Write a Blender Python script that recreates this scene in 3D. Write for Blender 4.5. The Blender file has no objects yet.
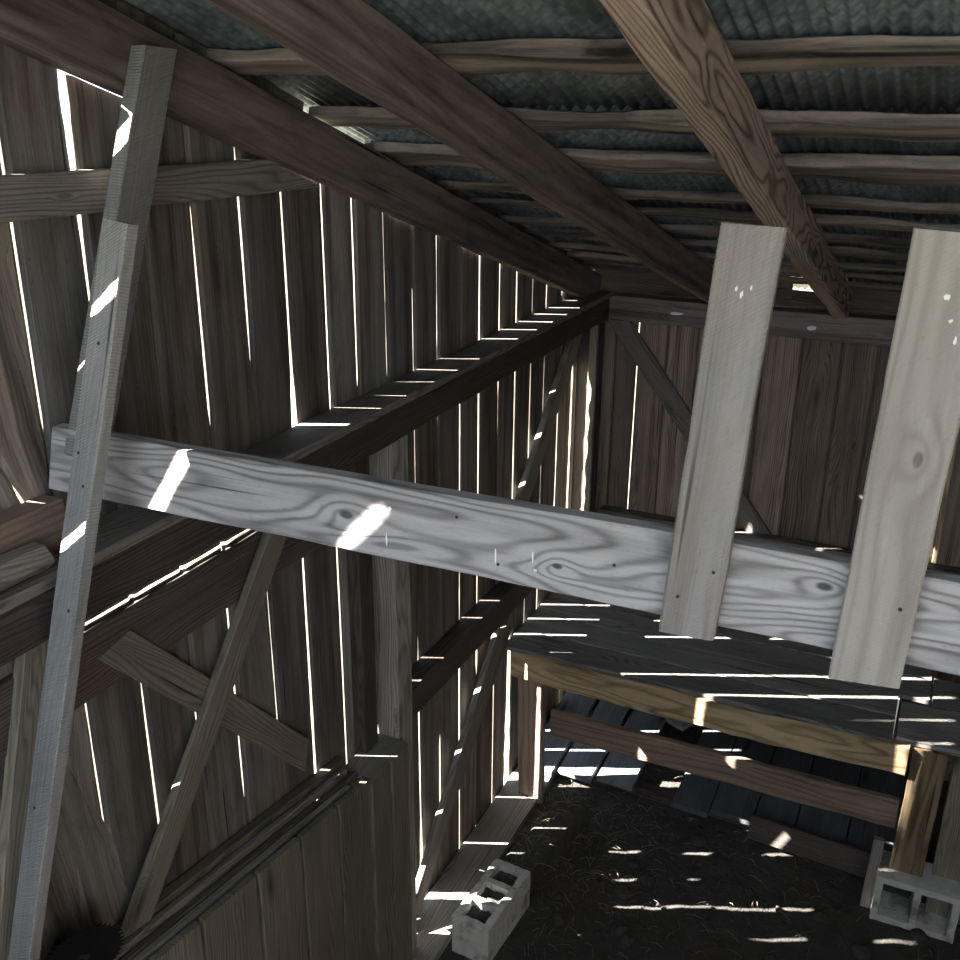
import bpy, math, random
from mathutils import Vector, Matrix, noise
random.seed(11)
scene = bpy.context.scene
COL = scene.collection
R = math.radians

# ------------------------------------------------------------------ camera
YAW, PITCH, ROLL = R(25), R(20.8), R(0.5)
cam_d = bpy.data.cameras.new('camera')
cam = bpy.data.objects.new('camera', cam_d)
COL.objects.link(cam)
scene.camera = cam
cam_d.sensor_width = 36.0
cam_d.lens = 36.0 * 1000 / 960
cam_d.clip_start = 0.02
h = Vector((-math.sin(YAW), math.cos(YAW), 0)); rr = Vector((math.cos(YAW), math.sin(YAW), 0)); uu = Vector((0, 0, 1))
fwd = h * math.cos(PITCH) - uu * math.sin(PITCH)
up = h * math.sin(PITCH) + uu * math.cos(PITCH)
right2 = rr * math.cos(ROLL) + up * math.sin(ROLL)
up2 = up * math.cos(ROLL) - rr * math.sin(ROLL)
m = Matrix.Identity(4)
for i in range(3):
    m[i][0] = right2[i]; m[i][1] = up2[i]; m[i][2] = -fwd[i]
m[0][3], m[1][3], m[2][3] = 1.72, 0.0, 3.4
cam.matrix_world = m

# ------------------------------------------------------------------ light
world = bpy.data.worlds.new('world')
scene.world = world
world.use_nodes = True
bg = world.node_tree.nodes['Background']
bg.inputs[0].default_value = (0.74, 0.87, 1.0, 1)
bg.inputs[1].default_value = 2.4

SUN_DIR = Vector((0.914 * 0.839, 0.407 * 0.839, -0.545))
sd = bpy.data.lights.new('sun', 'SUN')
sd.energy = 68
sd.angle = R(0.5)
sd.color = (1.0, 0.94, 0.85)
sun = bpy.data.objects.new('sun', sd)
COL.objects.link(sun)
sun.rotation_euler = SUN_DIR.to_track_quat('-Z', 'Y').to_euler()
sun.location = (-4, -2, 5)

scene.view_settings.view_transform = 'Standard'
scene.view_settings.look = 'None'
scene.view_settings.gamma = 1
scene.view_settings.exposure = 0.72
scene.view_settings.use_curve_mapping = False


# ------------------------------------------------------------------ materials
class NT:
    def __init__(s, name):
        s.m = bpy.data.materials.new(name); s.m.use_nodes = True
        s.t = s.m.node_tree; s.b = s.t.nodes['Principled BSDF']
        s.b.inputs['Specular IOR Level'].default_value = 0.25

    def n(s, typ, **kw):
        nd = s.t.nodes.new(typ)
        for k, v in kw.items():
            if k.startswith('i_'):
                key = k[2:]
                nd.inputs[int(key) if key.isdigit() else key].default_value = v
            else:
                setattr(nd, k, v)
        return nd

    def l(s, a, b): s.t.links.new(a, b)

    def math(s, op, a, b=None, c=None, clamp=False):
        nd = s.t.nodes.new('ShaderNodeMath'); nd.operation = op; nd.use_clamp = clamp
        for i, v in enumerate((a, b, c)):
            if v is None: continue
            if isinstance(v, (int, float)): nd.inputs[i].default_value = v
            else: s.l(v, nd.inputs[i])
        return nd.outputs[0]

    def scale(s, vec, sc, off=(0, 0, 0)):
        nd = s.t.nodes.new('ShaderNodeMapping'); nd.inputs['Scale'].default_value = sc
        nd.inputs['Location'].default_value = off
        s.l(vec, nd.inputs['Vector']); return nd.outputs[0]

    def noise(s, vec, detail=3, rough=0.55, dist=0.0, scale=1.0):
        nd = s.n('ShaderNodeTexNoise', i_Scale=scale, i_Detail=detail, i_Roughness=rough, i_Distortion=dist)
        s.l(vec, nd.inputs['Vector']); return nd.outputs['Fac']

    def mixc(s, f, a, b, mode='MIX'):
        nd = s.t.nodes.new('ShaderNodeMix'); nd.data_type = 'RGBA'; nd.blend_type = mode
        if isinstance(f, (int, float)): nd.inputs[0].default_value = f
        else: s.l(f, nd.inputs[0])
        for i, v in ((6, a), (7, b)):
            if isinstance(v, tuple): nd.inputs[i].default_value = (*v, 1)
            else: s.l(v, nd.inputs[i])
        return nd.outputs[2]


def wood(name, dark, light, grey=None, ring=0.5, fibre=0.5, stain=0.4, saw=0.0, knots=(), rk=34, bump=0.6, bands=0.0,
         autoknot=1.0, amt=0.45, ys=3.0, rpow=2.2, blot=0.5):
    s = NT(name)
    g = s.n('ShaderNodeAttribute', attribute_name='grain').outputs['Vector']
    tone = s.n('ShaderNodeAttribute', attribute_name='tone').outputs['Fac']
    sep = s.n('ShaderNodeSeparateXYZ'); s.l(g, sep.inputs[0])
    fib = s.noise(s.scale(g, (4, 120, 120)), 5, 0.65)
    fib2 = s.noise(s.scale(g, (9, 420, 420)), 2, 0.5)
    base = s.noise(s.scale(g, (1.1, 7.5, 7.5)), 2, 0.45, 0.25)
    kf = None; kd = None
    # scattered knots
    vo = s.n('ShaderNodeTexVoronoi', i_Scale=1.0, i_Randomness=1.0)
    s.l(s.scale(g, (1.7, 7.0, 7.0)), vo.inputs['Vector'])
    kd = s.math('MULTIPLY', s.math('SUBTRACT', 0.16, vo.outputs['Distance']), 7.0 * autoknot, clamp=True)
    kf = s.math('MULTIPLY', kd, 0.25)
    for (kx, ky, kr) in knots:
        dx = s.math('MULTIPLY', s.math('SUBTRACT', sep.outputs[0], kx), 0.55 / kr)
        dy = s.math('MULTIPLY', s.math('SUBTRACT', sep.outputs[1], ky), 1.0 / kr)
        d2 = s.math('ADD', s.math('MULTIPLY', dx, dx), s.math('MULTIPLY', dy, dy))
        e = s.math('POWER', 2.718, s.math('MULTIPLY', d2, -0.35))
        kf = s.math('ADD', kf, s.math('MULTIPLY', e, 0.11))
        core = s.math('MULTIPLY', s.math('SUBTRACT', 0.28, d2), 5.0, clamp=True)
        kd = s.math('MAXIMUM', kd, core)
    field = s.math('ADD', s.math('ADD', s.math('MULTIPLY', base, amt), kf), s.math('MULTIPLY', sep.outputs[1], ys))
    rg = s.math('SINE', s.math('MULTIPLY', field, rk * 6.28))
    rg = s.math('MULTIPLY_ADD', rg, 0.5, 0.5)
    rg = s.math('POWER', rg, rpow)
    st = s.noise(s.scale(g, (1.6, 9, 9), (5, 3, 1)), 4, 0.6)
    f = s.math('MULTIPLY', fib, fibre)
    f = s.math('ADD', f, s.math('MULTIPLY', s.math('SUBTRACT', 1.0, rg), ring))
    f = s.math('ADD', f, s.math('MULTIPLY', st, stain))
    f = s.math('DIVIDE', f, fibre * 0.62 + ring * 0.85 + stain * 0.62)
    if bands:
        bn = s.noise(s.scale(g, (0.8, 26, 26), (9, 1, 4)), 2, 0.4)
        bn = s.math('MULTIPLY', s.math('SUBTRACT', bn, 0.5), bands)
        f = s.math('ADD', f, bn)
    mr = s.n('ShaderNodeMapRange', i_1=0.38, i_2=1.02); mr.clamp = True
    s.l(f, mr.inputs[0])
    col = s.mixc(mr.outputs[0], dark, light)
    if grey:
        gm = s.noise(s.scale(g, (1.2, 4, 4), (2, 7, 3)), 3, 0.6)
        gr = s.n('ShaderNodeMapRange', i_1=0.42, i_2=0.62); s.l(gm, gr.inputs[0])
        col = s.mixc(gr.outputs[0], col, s.mixc(mr.outputs[0], tuple(c * 0.45 for c in grey), grey))
    col = s.mixc(kd, col, tuple(c * 0.55 for c in dark))
    hgt = s.math('ADD', s.math('MULTIPLY', fib, 0.6), s.math('MULTIPLY', fib2, 0.3))
    hgt = s.math('SUBTRACT', hgt, s.math('MULTIPLY', rg, 0.25 * min(1, ring * 2)))
    if saw:
        sc = s.math('ADD', s.math('MULTIPLY', sep.outputs[0], 1.0), s.math('MULTIPLY', sep.outputs[1], 0.75))
        sph = s.noise(s.scale(g, (9, 9, 9), (4, 1, 8)), 3)
        sc = s.math('SINE', s.math('ADD', s.math('MULTIPLY', sc, 6.28 / 0.0065), s.math('MULTIPLY', sph, 14.0)))
        sn = s.noise(s.scale(g, (5, 5, 5), (1, 8, 8)), 2)
        sc = s.math('MULTIPLY', sc, s.math('MULTIPLY', sn, saw))
        hgt = s.math('ADD', hgt, sc)
        col = s.mixc(s.math('MULTIPLY_ADD', sc, 0.5, 0.5, clamp=True), s.mixc(0.4, col, dark), col)
    spk = s.noise(s.scale(g, (60, 160, 160), (2, 2, 2)), 3, 0.7)
    sf = s.n('ShaderNodeMapRange', i_1=0.58, i_2=0.75); s.l(spk, sf.inputs[0])
    col = s.mixc(s.math('MULTIPLY', sf.outputs[0], 0.45), col, dark)
    blo = s.noise(s.scale(g, (3.5, 14, 14), (7, 2, 6)), 4, 0.65, 0.4)
    bf = s.n('ShaderNodeMapRange', i_1=0.5, i_2=0.72); s.l(blo, bf.inputs[0])
    col = s.mixc(s.math('MULTIPLY', bf.outputs[0], blot), col, s.mixc(0.35, dark, light))
    # split cracks along the grain
    cr = s.noise(s.scale(g, (1.3, 60, 60), (3, 3, 9)), 2, 0.4)
    crk = s.math('MULTIPLY', s.math('SUBTRACT', 0.3, cr), 14.0, clamp=True)
    col = s.mixc(crk, col, tuple(c * 0.35 for c in dark))
    tn = s.n('ShaderNodeCombineXYZ')
    for i in range(3): s.l(tone, tn.inputs[i])
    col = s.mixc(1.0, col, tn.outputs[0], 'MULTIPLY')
    s.l(col, s.b.inputs['Base Color'])
    s.b.inputs['Roughness'].default_value = 0.82
    bp = s.n('ShaderNodeBump', i_Strength=bump, i_Distance=0.004)
    s.l(hgt, bp.inputs['Height']); s.l(bp.outputs[0], s.b.inputs['Normal'])
    return s.m


W_SIDE = wood('siding_wood', (0.022, 0.018, 0.015), (0.20, 0.162, 0.135), grey=(0.19, 0.183, 0.17), ring=0.12, fibre=0.8, stain=0.8, autoknot=0.5, bands=1.6, blot=0.7)
W_FAR = wood('far_siding_wood', (0.045, 0.032, 0.026), (0.26, 0.20, 0.165), ring=0.3, fibre=0.6, stain=0.6, bands=0.7, autoknot=0.7, blot=0.6)
W_RAFT = wood('rafter_wood', (0.038, 0.029, 0.028), (0.20, 0.158, 0.15), ring=0.15, fibre=0.5, stain=0.9, rk=22, autoknot=0.6, bands=1.4, blot=0.75)
W_RAFT2 = wood('coarse_grained_rafter_wood', (0.09, 0.06, 0.05), (0.45, 0.36, 0.30), bands=0.8, ring=0.55, fibre=0.4, stain=0.5, rk=26, amt=0.5, ys=4.0, autoknot=0.3)
W_BATT = wood('batten_wood', (0.018, 0.0145, 0.0125), (0.31, 0.265, 0.23), ring=0.1, fibre=0.6, stain=1.3, bands=1.6, blot=0.9, autoknot=0.4, bump=0.9)
W_GREY = wood('grey_beam_wood', (0.05, 0.045, 0.04), (0.22, 0.20, 0.18), ring=0.3, fibre=0.6, stain=0.5)
W_DARK = wood('dark_beam_wood', (0.015, 0.012, 0.011), (0.078, 0.062, 0.056), ring=0.3, fibre=0.6, stain=0.5)
W_PLANK = wood('weathered_plank_wood', (0.13, 0.12, 0.118), (0.40, 0.38, 0.375), ring=0.42, fibre=0.5, stain=0.5, rk=16, amt=1.0, ys=1.3, rpow=2.4, bands=0.5,
               knots=((0.75, 0.0, 0.020), (1.17, -0.022, 0.012), (1.60, 0.03, 0.016)), autoknot=0.0, bump=0.35)
W_PICK = wood('rough_sawn_board_wood', (0.17, 0.145, 0.125), (0.40, 0.36, 0.32), grey=(0.32, 0.32, 0.325), ring=0.12, fibre=0.5, stain=0.9, bands=0.8,
              saw=0.18, autoknot=0.6, bump=1.0, blot=0.8)
W_PICK2 = wood('pale_sawn_board_wood', (0.20, 0.175, 0.15), (0.41, 0.38, 0.34), ring=0.25, fibre=0.4, stain=0.8, bands=0.5,
               saw=0.18, blot=0.7, knots=((0.362, -0.010, 0.015),), autoknot=0.0, bump=0.7, rk=14)
W_LEAN = wood('band_sawn_board_wood', (0.12, 0.117, 0.113), (0.34, 0.33, 0.32), ring=0.1, fibre=0.4, stain=0.8, saw=0.6, autoknot=0.3)
W_WARM = wood('warm_slab_wood', (0.10, 0.065, 0.035), (0.46, 0.35, 0.21), ring=0.35, fibre=0.4, stain=0.8, rk=8, amt=1.0, ys=1.0)
W_RED = wood('reddish_board_wood', (0.08, 0.052, 0.04), (0.30, 0.215, 0.165), ring=0.25, fibre=0.5, stain=0.8, rk=10)
W_DECK = wood('grey_deck_wood', (0.045, 0.042, 0.04), (0.26, 0.25, 0.235), ring=0.35, fibre=0.6, stain=0.6)
W_SLAT = wood('bluish_slat_wood', (0.035, 0.042, 0.05), (0.17, 0.19, 0.21), ring=0.3, fibre=0.6, stain=0.9)
W_STALL = wood('stall_board_wood', (0.05, 0.045, 0.033), (0.19, 0.17, 0.13), ring=0.25, fibre=0.5, stain=0.6)


def mat_corr():
    s = NT('galvanised_sheet')
    tc = s.n('ShaderNodeTexCoord').outputs['Object']
    v = s.n('ShaderNodeTexVoronoi', i_Scale=42.0); s.l(tc, v.inputs['Vector'])
    n1 = s.noise(tc, 5, 0.65, 0.5, 3.0)
    sp = s.mixc(v.outputs['Distance'], (0.36, 0.43, 0.48), (0.085, 0.115, 0.14))
    nr = s.n('ShaderNodeMapRange', i_1=0.4, i_2=0.68); s.l(n1, nr.inputs[0])
    col = s.mixc(nr.outputs[0], sp, (0.06, 0.075, 0.088))
    n2 = s.noise(s.scale(tc, (22, 3, 3)), 4, 0.7)
    nr2 = s.n('ShaderNodeMapRange', i_1=0.62, i_2=0.75); s.l(n2, nr2.inputs[0])
    col = s.mixc(s.math('MULTIPLY', nr2.outputs[0], 0.6), col, (0.12, 0.075, 0.05))
    s.l(col, s.b.inputs['Base Color'])
    s.b.inputs['Metallic'].default_value = 0.35
    s.b.inputs['Roughness'].default_value = 0.55
    return s.m


def mat_soil():
    s = NT('dark_soil')
    tc = s.n('ShaderNodeTexCoord').outputs['Object']
    n1 = s.noise(tc, 8, 0.7, 0.2, 9.0)
    n2 = s.noise(tc, 4, 0.6, 0.0, 1.6)
    col = s.mixc(n1, (0.006, 0.006, 0.007), (0.10, 0.095, 0.09))
    nr = s.n('ShaderNodeMapRange', i_1=0.45, i_2=0.7); s.l(n2, nr.inputs[0])
    col = s.mixc(s.math('MULTIPLY', nr.outputs[0], 0.5), col, (0.075, 0.06, 0.045))
    s.l(col, s.b.inputs['Base Color'])
    s.b.inputs['Roughness'].default_value = 0.95
    n3 = s.noise(tc, 8, 0.75, 0.0, 28.0)
    bp = s.n('ShaderNodeBump', i_Strength=1.0, i_Distance=0.02)
    s.l(n3, bp.inputs['Height']); s.l(bp.outputs[0], s.b.inputs['Normal'])
    return s.m


def mat_concrete():
    s = NT('rough_concrete')
    tc = s.n('ShaderNodeTexCoord').outputs['Object']
    n1 = s.noise(tc, 7, 0.7, 0.0, 22.0)
    col = s.mixc(n1, (0.28, 0.275, 0.255), (0.66, 0.65, 0.61))
    n2 = s.noise(tc, 4, 0.6, 0.0, 7.0)
    nr = s.n('ShaderNodeMapRange', i_1=0.52, i_2=0.64); s.l(n2, nr.inputs[0])
    col = s.mixc(s.math('MULTIPLY', nr.outputs[0], 0.7), col, (0.06, 0.055, 0.045))
    s.l(col, s.b.inputs['Base Color'])
    s.b.inputs['Roughness'].default_value = 0.95
    bp = s.n('ShaderNodeBump', i_Strength=0.9, i_Distance=0.006)
    s.l(n1, bp.inputs['Height']); s.l(bp.outputs[0], s.b.inputs['Normal'])
    return s.m


def mat_flat(name, col, rough=0.8, metal=0.0, var=0.4, sc=30.0):
    s = NT(name)
    tc = s.n('ShaderNodeTexCoord').outputs['Object']
    n1 = s.noise(tc, 5, 0.6, 0.0, sc)
    c = s.mixc(n1, tuple(x * (1 - var) for x in col), tuple(min(1, x * (1 + var)) for x in col))
    s.l(c, s.b.inputs['Base Color'])
    s.b.inputs['Roughness'].default_value = rough; s.b.inputs['Metallic'].default_value = metal
    return s.m


M_CORR = mat_corr(); M_SOIL = mat_soil(); M_CONC = mat_concrete()
M_NAIL = mat_flat('rusty_nail', (0.05, 0.04, 0.035), 0.6, 0.6)
M_SAW = mat_flat('blackened_steel', (0.02, 0.02, 0.022), 0.5, 0.7)
M_OUT = mat_flat('outdoor_ground', (0.16, 0.15, 0.10), 0.95, 0, 0.4, 3.0)
M_STRAW = mat_flat('old_straw', (0.17, 0.145, 0.10), 0.9)
M_CLOD = mat_flat('soil_clod', (0.045, 0.042, 0.038), 0.95, 0, 0.6, 25)
M_WEB = mat_flat('cobweb', (0.7, 0.7, 0.68), 0.8)
M_PAINT = mat_flat('white_splash', (0.75, 0.75, 0.74), 0.7, 0, 0.1)


# ------------------------------------------------------------------ mesh building
class MB:
    def __init__(s): s.v = []; s.f = []; s.g = []; s.t = []

    def add(s, vs, fs, gs, tone=1.0):
        o = len(s.v); s.v += vs; s.g += gs; s.t += [tone] * len(vs)
        s.f += [tuple(o + i for i in f) for f in fs]

    def build(s, name, mat, parent=None, matrix=None, smooth=False):
        me = bpy.data.meshes.new(name)
        me.from_pydata([tuple(v) for v in s.v], [], s.f)
        a = me.attributes.new('grain', 'FLOAT_VECTOR', 'POINT')
        a.data.foreach_set('vector', [c for g in s.g for c in g])
        a = me.attributes.new('tone', 'FLOAT', 'POINT')
        a.data.foreach_set('value', s.t)
        me.materials.append(mat)
        me.update()
        if smooth:
            me.polygons.foreach_set('use_smooth', [True] * len(me.polygons))
        o = bpy.data.objects.new(name, me); COL.objects.link(o)
        if matrix is not None: o.matrix_world = matrix
        if parent is not None:
            o.parent = parent
            o.matrix_parent_inverse = parent.matrix_world.inverted()
        return o


def frame(p0, p1, N):
    L = (p1 - p0).normalized(); N = Vector(N)
    W = N.cross(L).normalized(); T = L.cross(W).normalized()
    mm = Matrix.Identity(4)
    for i in range(3):
        mm[i][0] = L[i]; mm[i][1] = W[i]; mm[i][2] = T[i]; mm[i][3] = p0[i]
    return mm, (p1 - p0).length


def beam_local(length, w, t, wob=0.002, c=0.003, seg=0.06, skew=(0, 0), seed=0.0, goff=None, bow=0.0, taper=1.0, rag=0.0):
    """Local beam: x 0..length, y across width, z thickness centred."""
    n = max(2, int(length / seg) + 1)
    vs, fs, gs = [], [], []
    go = goff if goff is not None else Vector((random.uniform(-30, 30), random.uniform(-9, 9), random.uniform(-9, 9)))
    prof = [(-1, -1, 1, 0), (1, -1, -1, 0), (1, -1, 0, 1), (1, 1, 0, -1), (1, 1, -1, 0), (-1, 1, 1, 0), (-1, 1, 0, -1), (-1, -1, 0, 1)]
    for i in range(n):
        u = i / (n - 1); x = u * length
        k = 1 + (taper - 1) * u
        for j, (sy, sz, cy, cz) in enumerate(prof):
            side = seed + sy * 7.3
            dw = noise.noise(Vector((x * 3.1, side, 0))) * wob * 1.2 + noise.noise(Vector((x * 17, side, 3))) * wob * 0.5
            dt = noise.noise(Vector((x * 4.1, seed + sz * 3.3, sy))) * wob * 0.8
            y = sy * (w / 2 * k + dw) + cy * c
            z = sz * (t / 2 + dt) + cz * c
            y += bow * math.sin(u * math.pi)
            xx = x
            if i == 0: xx += skew[0] * y + rag * noise.noise(Vector((y * 60, z * 60, seed)))
            if i == n - 1: xx += skew[1] * y + rag * noise.noise(Vector((y * 60, z * 60, seed + 5)))
            vs.append(Vector((xx, y, z))); gs.append(Vector((xx, y, z)) + go)
    for i in range(n - 1):
        a = i * 8; b = a + 8
        for j in range(8):
            k2 = (j + 1) % 8
            fs.append((a + j, a + k2, b + k2, b + j))
    fs.append(tuple(range(7, -1, -1)))
    fs.append(tuple((n - 1) * 8 + j for j in range(8)))
    return vs, fs, gs


def fixn(o):
    import bmesh
    bm = bmesh.new(); bm.from_mesh(o.data)
    bmesh.ops.recalc_face_normals(bm, faces=bm.faces[:]); bm.to_mesh(o.data); bm.free()
    return o


def tag(o, label=None, cat=None, group=None, kind=None):
    if label: o['label'] = label
    if cat: o['category'] = cat
    if group: o['group'] = group
    if kind: o['kind'] = kind
    return o


def beam(name, p0, p1, w, t, N, mat, label=None, cat=None, parent=None, tone=1.0, group=None, **kw):
    p0 = Vector(p0); p1 = Vector(p1)
    mm, ln = frame(p0, p1, N)
    kw.setdefault('seed', random.uniform(-50, 50))
    b = MB(); vs, fs, gs = beam_local(ln, w, t, **kw)
    b.add(vs, fs, gs, tone)
    o = fixn(b.build(name, mat, None, mm))
    if parent is not None:
        o.parent = parent; o.matrix_parent_inverse = parent.matrix_world.inverted()
    return tag(o, label, cat, group)


def add_beam(b, p0, p1, w, t, N, tone=1.0, **kw):
    p0 = Vector(p0); p1 = Vector(p1)
    mm, ln = frame(p0, p1, N)
    kw.setdefault('seed', random.uniform(-50, 50))
    vs, fs, gs = beam_local(ln, w, t, **kw)
    b.add([mm @ v for v in vs], fs, gs, tone)


def nail(parent, x, y, z, r=0.0045):
    """flat nail head set on the board's +z or -z broad face, in the board's local frame"""
    vs, fs = [], []
    n = 10; s = 1 if z > 0 else -1
    for k, (rad, hh) in enumerate(((r, -0.001), (r, 0.0012), (r * 0.7, 0.0018))):
        for i in range(n):
            a = 2 * math.pi * i / n
            vs.append(Vector((x + rad * math.cos(a), y + rad * math.sin(a), z + s * hh)))
    for k in range(2):
        for i in range(n):
            j = (i + 1) % n
            fs.append((k * n + i, k * n + j, k * n + n + j, k * n + n + i))
    fs.append(tuple(range(2 * n, 3 * n)))
    b = MB(); b.add(vs, fs, [Vector((0, 0, 0))] * len(vs))
    o = b.build('nail', M_NAIL)
    fixn(o)
    o.parent = parent
    return o


# roof line
SL = 0.31
def zr(y, z0=2.44): return z0 + SL * (5.0 - y)
def yr(z, z0=2.44): return 5.0 - (z - z0) / SL

YB = -1.0            # back wall
XR = 3.4             # right wall

# ------------------------------------------------------------------ ground
def ground():
    b = MB(); nx, ny = 150, 230
    x0, x1, y0, y1 = 0.0, XR, YB, 5.1
    def hz(x, y):
        z = 0.014 * noise.noise(Vector((x * 3, y * 3, 0))) + 0.009 * noise.noise(Vector((x * 11, y * 11, 2))) + 0.005 * noise.noise(Vector((x * 31, y * 31, 5)))
        z += 0.010 * max(0, noise.noise(Vector((x * 2.0, y * 2.0, 8))))
        if x < 0.22: z = min(z, 0.0)
        return z
    vs = []
    for j in range(ny + 1):
        for i in range(nx + 1):
            x = x0 + (x1 - x0) * i / nx; y = y0 + (y1 - y0) * j / ny
            vs.append(Vector((x, y, hz(x, y))))
    fs = [(j * (nx + 1) + i, j * (nx + 1) + i + 1, (j + 1) * (nx + 1) + i + 1, (j + 1) * (nx + 1) + i) for j in range(ny) for i in range(nx)]
    b.add(vs, fs, vs)
    o = b.build('floor', M_SOIL, smooth=True); tag(o, 'dark bare soil floor of the barn', kind='structure')
ground()
b = MB(); vs = [Vector(p) for p in ((-40, -40, -0.06), (40, -40, -0.06), (40, 40, -0.06), (-40, 40, -0.06))]
b.add(vs, [(0, 1, 2, 3)], vs)
tag(b.build('ground_outside', M_OUT), 'open ground around the barn', kind='structure')


# ------------------------------------------------------------------ left wall (vertical boards, gaps)
CHW = 0.012; TE = 0.004; TB = 0.012
# seam: (y, slant, [(z, visible width) ...])
def vis(y, mm):
    r = y / 1.72
    return mm + (TE * r * 0.75 + max(0.0, (TB - TE) * r - CHW) * 0.5) * min(1.0, mm / 0.0015)

ZJ = 2.240
SLIT = 0.42
seams = [
    (-1.0, 0, []),
    (-0.62, 0, [(0, .0), (2, .0)]),
    (-0.30, 0, []),
    (-0.05, 0, []),
    (0.18, 0, []),
    (0.42, 0, []),
    (0.66, 0, []),
    (0.90, 0, []),
    ('S2', 0, []),
    ('S1', 0, []),
    (1.466, 0, [(0, 0), (1.25, 0), (1.3, .005), (2.1, .004), (2.25, 0), (2.5, 0), (2.72, 0), (2.76, .006), (3.15, .007), (3.27, .012), (3.4, .006), (3.6, .004)]),
    (1.645, 0, [(0, 0), (1.5, 0), (1.56, .012), (2.0, .004), (2.2, 0), (2.6, 0), (2.9, .002), (3.1, .010), (3.25, .030), (3.38, .045), (3.46, .035), (3.6, .01)]),
    (1.83, 0, [(0, 0), (1.7, .0), (1.82, .006), (1.95, 0)]),
    (2.0, 0, [(0, 0), (1.35, 0), (1.45, .005), (2.15, .007), (2.26, 0), (2.58, 0), (2.63, .009), (2.9, .008), (3.1, .002), (3.2, 0)]),
    (2.187, 0, [(0, 0), (1.48, 0), (1.52, .004), (1.95, .003), (2.1, 0), (2.7, 0), (2.74, .002), (2.85, .006), (3.2, .010), (3.3, 0)]),
    (2.376, 0, [(0, 0), (1.28, .022), (1.5, .018), (1.9, .010), (2.1, .008), (2.46, .070), (2.54, .055), (2.62, .024), (2.7, .012), (3.1, .007), (3.25, .003)]),
    (2.572, 0, [(0, 0), (1.3, .006), (1.95, .008), (2.2, 0), (2.45, 0), (2.5, .004), (2.8, .005), (3.1, .005), (3.3, .002)]),
    (2.737, 0, [(0, 0), (1.15, .012), (1.18, .012), (1.2, 0), (2.5, 0), (2.55, .003), (2.9, .006), (3.1, .003)]),
    (2.928, 0, [(0, .24), (.35, .22), (.5, 0), (1.0, 0), (1.05, .02), (1.4, .02), (1.45, 0), (2.45, 0), (2.55, .0025), (3.1, .0025)]),
    (3.12, 0, [(0, .10), (.25, .07), (.5, .012), (.7, .022), (1.15, .022), (1.3, .010), (1.4, .001), (1.8, .001), (2.2, .006), (2.3, .002), (2.46, .006), (2.76, .004), (2.82, 0)]),
    (3.305, 0, [(0, 0), (.3, 0), (.4, .02), (.74, .02), (.8, 0), (1.2, .0), (1.9, .0), (2.46, .003), (3, .003)]),
    (3.50, 0, [(0, .01), (.5, .010), (.55, .022), (1.05, .022), (1.2, .014), (1.6, .016), (2.2, .012), (2.4, 0)]),
    (3.685, 0, [(0, 0), (.9, 0), (.93, .02), (1.15, .02), (1.2, .006), (1.6, .010), (2.2, .014), (2.46, .012), (2.9, .008)]),
    (3.88, 0, [(0, .005), (.5, .005), (1.2, .0005), (1.9, .0005), (2.2, .003), (2.46, .008), (2.7, .006)]),
    (4.07, 0, [(0, .15), (.4, .14), (.72, .09), (.9, .02), (1.2, .012), (2.2, .012), (2.8, .012)]),
    (4.255, 0, [(0, .02), (.7, .012), (1.1, .003), (1.3, .002), (1.5, .022), (1.9, .020), (2.2, .012), (2.3, 0), (2.46, 0), (2.5, .006), (2.8, .004)]),
    (4.43, 0, [(0, .01), (.7, .008), (1.5, .002), (2.2, .002), (2.3, 0), (2.46, 0), (2.5, .006), (2.8, .004)]),
    (4.64, 0, [(0, 0), (.7, 0), (1.3, .006), (1.9, .006), (2.0, 0), (2.48, 0), (2.5, .006), (2.8, .004)]),
    (4.84, 0, [(0, 0), (1.2, .07), (2.05, .06), (2.15, 0)]),
    (5.12, 0, []),
]
def seam_y(s, z):
    if s[0] == 'S1':
        if z < 2.36: return 1.305
        if z < 2.55: return 1.40
        if z < 2.72: return 1.40 - 0.41 * (z - 2.55)
        if z < 3.12: return 1.288 - 0.205 * (z - 2.93)
        return 1.262 - 0.25 * (z - 3.22)
    if s[0] == 'S2':
        if z < 2.9: return 1.187 - 0.25 * (z - 2.738)
        return 1.108 - 0.26 * (z - 3.157)
    return s[0] + 0.004 * noise.noise(Vector((z * 1.2, s[0] * 5, 0)))
def seam_w(s, z):
    if s[0] == 'S1':
        pts = [(0, 0), (1.45, 0), (1.5, .010), (1.62, .012), (1.7, 0), (1.9, 0), (1.95, .016), (2.1, .014), (2.15, 0), (2.47, 0), (2.5, .014), (2.6, .014), (2.62, 0), (2.76, 0), (2.78, .024), (3.06, .024), (3.08, 0), (3.21, 0), (3.23, .024), (3.33, .024), (3.35, 0)]
    elif s[0] == 'S2':
        pts = [(0, 0), (2.68, 0), (2.70, .022), (2.84, .022), (2.86, 0), (3.13, 0), (3.17, .018), (3.30, .018), (3.33, 0)]
    else:
        pts = s[2]
    if not pts: return 0.0
    w = pts[-1][1]
    if z <= pts[0][0]: w = pts[0][1]
    else:
        for (a, wa), (c, wc) in zip(pts, pts[1:]):
            if a <= z <= c:
                w = wa + (wc - wa) * (z - a) / (c - a) if c > a else wc; break
    if w <= 0.0008: return 0.0
    y = seam_y(s, z)
    j = 1 + 0.45 * noise.noise(Vector((z * 9, y * 7, 1))) + 0.25 * noise.noise(Vector((z * 33, y * 7, 4)))
    return vis(abs(y), w * j * SLIT)

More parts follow.
